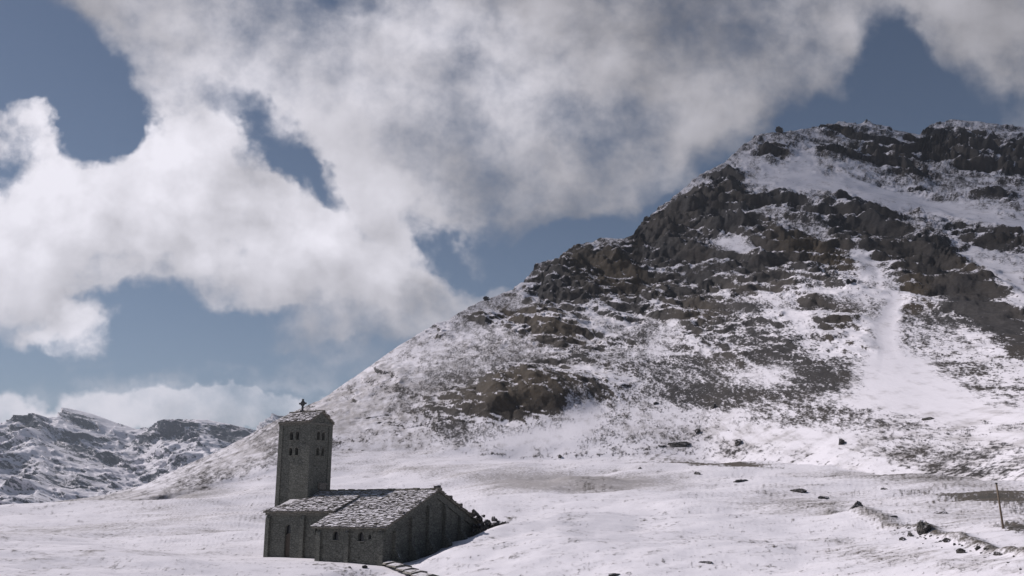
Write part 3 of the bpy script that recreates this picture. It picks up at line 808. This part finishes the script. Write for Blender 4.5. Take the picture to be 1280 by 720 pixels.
# corner strips and string under the eave
bm = bmesh.new()
s_ = .5; pj = .09
box(bm, TX0 - pj, TX0 + s_, TY0 - pj, TY0 - .002, B, TZ - .35)
box(bm, TX1 - s_, TX1 + pj, TY0 - pj, TY0 - .002, B, TZ - .35)
box(bm, TX1 + .002, TX1 + pj, TY0, TY0 + s_, B, TZ - .35)
box(bm, TX1 + .002, TX1 + pj, TY1 - s_, TY1 + pj, B, TZ - .35)
box(bm, TX0 - pj, TX0 - .002, TY0, TY1 + pj, B, TZ - .35)
obj('corner_strips', bm, M_wall, tower)
bm = bmesh.new()
box(bm, TX0 - .12, TX1 + .12, TY0 - .12, TY0 - .004, TZ - .348, TZ - .1)
box(bm, TX1 + .004, TX1 + .12, TY0, TY1 + .12, TZ - .348, TZ - .1)
obj('cornice', bm, M_trim, tower)
bm = bmesh.new()
box(bm, TX1 + .002, TX1 + .35, yc - .1, yc + 1.1, 7.95, 8.15)
prism(bm, [(yc - .1, 7.6), (yc + .05, 7.4), (yc + .95, 7.4), (yc + 1.1, 7.6), (yc + 1.1, 7.94), (yc - .1, 7.94)], 'x', TX1 + .002, TX1 + .2)
obj('snowy_ledge', bm, M_wallsnow, tower)
bm = bmesh.new()
o1 = .24
deck(bm, TX0 - .2, TX1 + .2, [(TY0 - o1, TZ - o1 * TS + .01), (yc, ZT + .01), (TY1 + o1, TZ - o1 * TS + .01)], .16)
slab_roof(bm, TX0 - .26, TX1 + .26, TY0 - o1 - .04, TZ - o1 * TS + .16, yc, ZT + .17, 21, row=.25, wmin=.18, wmax=.5)
slab_roof(bm, TX0 - .26, TX1 + .26, TY1 + o1 + .04, TZ - o1 * TS + .16, yc, ZT + .17, 22, row=.25, wmin=.18, wmax=.5)
for i in range(9): 
    x_ = TX0 - .25 + i * .58
    box(bm, x_, x_ + .54, yc - .2, yc + .2, ZT + .15, ZT + .27 + random.uniform(0, .08))
obj('roof', bm, M_slab, tower)
# cross
bm = bmesh.new()
xcx = -18.95
box(bm, xcx - .09, xcx + .09, yc - .09, yc + .09, ZT + .2, ZT + 1.75)
box(bm, xcx - .52, xcx - .092, yc - .085, yc + .085, ZT + 1.12, ZT + 1.32)
box(bm, xcx + .092, xcx + .52, yc - .085, yc + .085, ZT + 1.12, ZT + 1.32)
for i in range(12):                                    # ring of the cross
    a0 = 2 * math.pi * i / 12; a1 = 2 * math.pi * (i + 1) / 12
    pr = [(xcx + r_ * math.cos(a_), ZT + 1.22 + r_ * math.sin(a_)) for r_, a_ in ((.24, a0), (.33, a0), (.33, a1), (.24, a1))]
    prism(bm, pr, 'y', yc - .05, yc + .05)
box(bm, xcx - .2, xcx + .2, yc - .2, yc + .2, ZT + .15, ZT + .42)
obj('cross', bm, M_iron, church)

# stones standing up along the gable's verge
bm0 = None
for i, (yy, hh) in enumerate(((YA, .42), (10.9, .35), (12.9, .35), (15.2, .38), (17.2, .3), (5.2, .14), (2.6, .12))):
    bm = bmesh.new()
    zb = zroof(yy)
    box(bm, -.25, .42, yy - .25, yy + .25, zb + .05, zb + .22 + hh)
    bmesh.ops.bevel(bm, geom=list(bm.edges), offset=.07, segments=1, affect='EDGES')
    rough_up(bm, .03, i)
    obj('coping_stone', bm, M_boulder, roof)

# ------------------------------------------------------------------ boulders
rock_lib = []
def boulder_mesh(seed, flat_=0.7):
    bm = bmesh.new()
    bmesh.ops.create_icosphere(bm, subdivisions=4, radius=1)
    rnd = random.Random(seed)
    planes = []
    for _ in range(9):
        n_ = Vector((rnd.gauss(0, 1), rnd.gauss(0, 1), rnd.gauss(0, 1))).normalized(); planes.append((n_, rnd.uniform(.32, .8)))
    co = np.array([v.co[:] for v in bm.verts])
    nn = nfbm(co[:, 0] * 2.2 + seed * 9, co[:, 1] * 2.2, co[:, 2] * 2.2, 4, seed)
    for v, q in zip(bm.verts, nn):
        p = v.co.copy()
        for n_, d_ in planes:
            e = p.dot(n_) - d_
            if e > 0: p -= n_ * e * .93
        p *= 1 + q * .30
        p.z *= flat_
        v.co = p
    return bm
libs = [boulder_mesh(i, f_) for i, f_ in enumerate((.7, .55, .8, .5))]
lib_me = []
for i, b in enumerate(libs):
    me = bpy.data.meshes.new('boulder'); b.to_mesh(me); b.free(); me.materials.append(M_boulder); lib_me.append(me)
def boulder(u, v, w, h, label, k_=0, rz=0.0, group='dark boulders lying on the snow field'):
    p = on_ground(u, v + h * .3)
    dist = math.hypot(p.x, p.y)
    s = dist / FPX / 0.86
    o = bpy.data.objects.new('boulder', lib_me[k_ % 4]); C.objects.link(o)
    o.location = p + Vector((0, .2, h * s * .02)); o.rotation_euler = (0, 0, rz)
    o.scale = (w / 2 * s, w / 2 * s * .85, h / 2 * s * 1.8)
    tag(o, label, 'boulder', group)
BL = [
    (1072, 633, 20, 13, 'large dark boulder with a steep left side, right of the centre of the snow field', 0),
    (1156, 661, 26, 14, 'dark jagged boulder on the top of the dirt bank, left of the wooden pole', 2),
    (998, 613, 17, 8, 'low dark boulder on grey snow just above a patch of reddish plants', 1),
    (1030, 621, 15, 6, 'flat dark boulder, to the right of the patch of reddish plants', 3),
    (873, 592, 10, 6, 'small dark boulder just below the long bare strip of ground', 1),
    (927, 601, 15, 6, 'flat dark boulder below and right of the long bare strip of ground', 3),
    (922, 551, 16, 8, 'dark rounded boulder at the foot of the mountain above the bare strip', 1),
    (848, 554, 26, 9, 'wide low dark rock at the mountain foot, above the left end of the bare strip', 1),
    (892, 507, 10, 7, 'dark boulder alone in clean snow on the lower slope of the mountain', 0),
    (872, 539, 8, 6, 'small dark boulder near the mountain foot, above the wide low rock', 2),
    (820, 504, 7, 5, 'small dark stone on the snowy lower slope right of the big dark knoll', 1),
    (700, 571, 7, 4, 'small dark stone on the line where the plain meets the snow drift below the knoll', 2),
    (827, 557, 9, 4, 'small flat stone left of the wide low rock at the mountain foot', 3),
    (1105, 611, 15, 5, 'thin dark slab of rock lying on grey snow below the mountain foot', 3),
    (884, 701, 16, 5, 'flat dark stone in the foreground snow right of the church', 3),
    (768, 718, 16, 6, 'dark stone cut by the lower edge of the picture, right of the church', 1),
    (1177, 640, 14, 5, 'thin dark stone beside the brown bare patch left of the wooden pole', 3),
    (1118, 646, 9, 4, 'small stone at the foot of the dirt bank between two larger boulders', 1),
    (800, 585, 6, 3, 'tiny dark stone left of the long bare strip of ground', 0),
    (1130, 674, 7, 4, 'small stone in the snow just below the jagged boulder on the bank', 2),
    (1140, 668, 9, 6, 'small dark stone touching the left foot of the jagged boulder on the bank', 0),
    (1203, 690, 10, 6, 'dark stone at the lower edge of the dirt bank under the wooden pole', 2),
    (1224, 684, 9, 5, 'dark stone in the middle of the dirt bank below the wooden pole', 0),
    (1250, 692, 12, 6, 'dark stone in the dirt bank below and right of the wooden pole', 1),
    (1185, 676, 8, 5, 'stone at the top of the dirt bank right of the jagged boulder', 2),
    (1052, 553, 12, 7, 'dark rock on the snow at the right mountain foot, nearest the smooth snow apron', 2),
    (1160, 523, 12, 6, 'dark rock under the wide smooth snow chute of the mountain', 1),
    (455, 264 + 446, 8, 4, 'small snow-flecked stone at the foot of the church side wall', 2),
    (437, 709, 7, 4, 'small stone left of another stone at the foot of the church side wall', 1),
]
for i, b in enumerate(BL): boulder(*b[:5], k_=b[5], rz=i * 1.3)
rnd = random.Random(31)
bankp = [(1035, 637), (1090, 650), (1150, 664), (1200, 678), (1280, 697)]
for i in range(44):
    u = rnd.uniform(1118, 1285) if i < 34 else rnd.uniform(1130, 1180)
    v = np.interp(u, *zip(*bankp)) + (rnd.gauss(3, 4) if i < 34 else rnd.uniform(0, 16))
    w = rnd.uniform(1.6, 4.8)
    boulder(u, v, w, w * rnd.uniform(.4, .7), 'small dark stone, one of many alike strewn along the dirt bank at the right', i, rnd.uniform(0, 6), 'small stones strewn along the dirt bank')
# skyline stones
for u, v, w, h, lb_ in ((974, 163, 12, 9, 'dark rock knob standing up on the mountain skyline left of the main summit'), (608, 373, 9, 5, 'small dark stone on the snowy skyline left of the big olive crag')):
    boulder(u, v, w, h, lb_, 2, .6, 'rock knobs on the skyline')

# heap of broken rock beyond the gable's right corner
heap = bpy.data.objects.new('rock_heap', None); C.objects.link(heap)
tag(heap, 'dark heap of jagged rocks at the right corner of the church gable', 'rock heap')
hp = on_ground(620, 664); heap.location = hp + Vector((0, 0, -.2))
rnd = random.Random(12)
for i in range(70):
    o = bpy.data.objects.new('rock', lib_me[i % 4]); C.objects.link(o); o.parent = heap
    t_ = rnd.random()
    ax_ = -2.6 + 5.2 * t_; hgt = (1.9 * (1 - t_) ** 1.1 + .45) * rnd.random()
    o.location = (ax_ + rnd.uniform(-.3, .3), rnd.uniform(-.6, 1.4), hgt + .1 - t_ * .1)
    s = rnd.uniform(.2, .5); o.scale = (s * 1.3, s, s); o.rotation_euler = (rnd.uniform(-.8, .8), rnd.uniform(-.8, .8), rnd.uniform(0, 6))

# low stone parapet leading from the church corner towards the viewer
par = bpy.data.objects.new('low_stone_wall', None); C.objects.link(par)
tag(par, 'low snow-dusted stone wall running from the church corner to the lower edge of the picture', 'wall')
pa = on_ground(488, 706); pb = on_ground(556, 732)
par.location = pa; dvec = (pb - pa); par.rotation_euler = (0, 0, math.atan2(dvec.y, dvec.x))
Lp = math.hypot(dvec.x, dvec.y); sl = dvec.z / Lp
bm = bmesh.new(); rnd = random.Random(5); t_ = 0
while t_ < Lp:
    w = rnd.uniform(.8, 1.5)
    z0_ = sl * t_
    box(bm, t_, t_ + w - .05, -.55, .35, z0_ - 1.2, z0_ + .22 + rnd.uniform(-.04, .06)); t_ += w
rough_up(bm, .04, 6)
obj('masonry', bm, M_wall, par)
bm = bmesh.new(); t_ = -.1
while t_ < Lp:
    w = rnd.uniform(1.9, 3.2); z0_ = sl * (t_ + w / 2)
    prism(bm, [(-1.0, z0_ + .20), (.6, z0_ + .20), (.55, z0_ + .36), (-.1, z0_ + .50), (-.9, z0_ + .34)], 'x', t_, t_ + w - .03); t_ += w
rough_up(bm, .05, 8)
obj('coping', bm, M_wallsnow, par)

# snow pole
p = on_ground(1254, 660)
s = math.hypot(p.x, p.y) / FPX
hgt = 47 * s
pole = bpy.data.objects.new('marker_pole', None); C.objects.link(pole); pole.location = p
tag(pole, 'thin weathered wooden pole leaning slightly left in the snow beside a brown bare patch', 'pole')
bm = bmesh.new(); bmesh.ops.create_cone(bm, cap_ends=True, segments=10, radius1=.075, radius2=.06, depth=hgt + .4)
for v_ in bm.verts: v_.co.z += (hgt - .4) / 2
ob_ = obj('post', bm, M_woodp, pole, True); ob_.rotation_euler = (0, math.radians(-2), 0)
bm = bmesh.new(); bmesh.ops.create_cone(bm, cap_ends=True, segments=10, radius1=.085, radius2=.08, depth=.10)
for v_ in bm.verts: v_.co.z += hgt + .03
ob_ = obj('cap', bm, M_iron, pole, True); ob_.rotation_euler = (0, math.radians(-2), 0)

# ------------------------------------------------------------------ unseen cloud, added out of frame to shade the upper mountain
cc_ = Vector((420, 860, 270)) + sun_dir * 2700
bm = bmesh.new(); bmesh.ops.create_icosphere(bm, subdivisions=5, radius=1)
co = np.array([v_.co[:] for v_ in bm.verts]); q = nfbm(co[:, 0] * 1.3, co[:, 1] * 1.3, co[:, 2] * 1.3, 4, 5)
for v_, e in zip(bm.verts, q):
    v_.co *= 1 + e * .55; v_.co = Vector((v_.co.x * 640, v_.co.y * 640, v_.co.z * 200))
cm = bpy.data.materials.new('shade_cloud_vapour'); cm.use_nodes = True
for n in list(cm.node_tree.nodes):
    if n.type == 'BSDF_PRINCIPLED': cm.node_tree.nodes.remove(n)
K = NT(cm.node_tree)
pv = K.node('ShaderNodeVolumePrincipled'); pv.inputs['Density'].default_value = 0.0020; pv.inputs['Color'].default_value = (1, 1, 1, 1)
K.l.new(pv.outputs[0], [n for n in K.n if n.type == 'OUTPUT_MATERIAL'][0].inputs['Volume'])
co_ = obj('shade_cloud', bm, cm, None, True); co_.location = cc_
co_['kind'] = 'stuff'

# ------------------------------------------------------------------ haze
HAZE = 0.00008
bm = bmesh.new(); box(bm, -6500, 6500, -6500, 6500, -260, 800)
me = bpy.data.meshes.new('haze'); bmesh.ops.recalc_face_normals(bm, faces=bm.faces); bm.to_mesh(me); bm.free()
hm = bpy.data.materials.new('haze_air'); hm.use_nodes = True
for n in list(hm.node_tree.nodes):
    if n.type == 'BSDF_PRINCIPLED': hm.node_tree.nodes.remove(n)
H = NT(hm.node_tree)
pv = H.node('ShaderNodeVolumePrincipled'); pv.inputs['Density'].default_value = HAZE
pv.inputs['Color'].default_value = (0.80, 0.88, 1.0, 1)
H.l.new(pv.outputs[0], [n for n in H.n if n.type == 'OUTPUT_MATERIAL'][0].inputs['Volume'])
me.materials.append(hm)
hz = bpy.data.objects.new('haze', me); C.objects.link(hz); hz['kind'] = 'stuff'
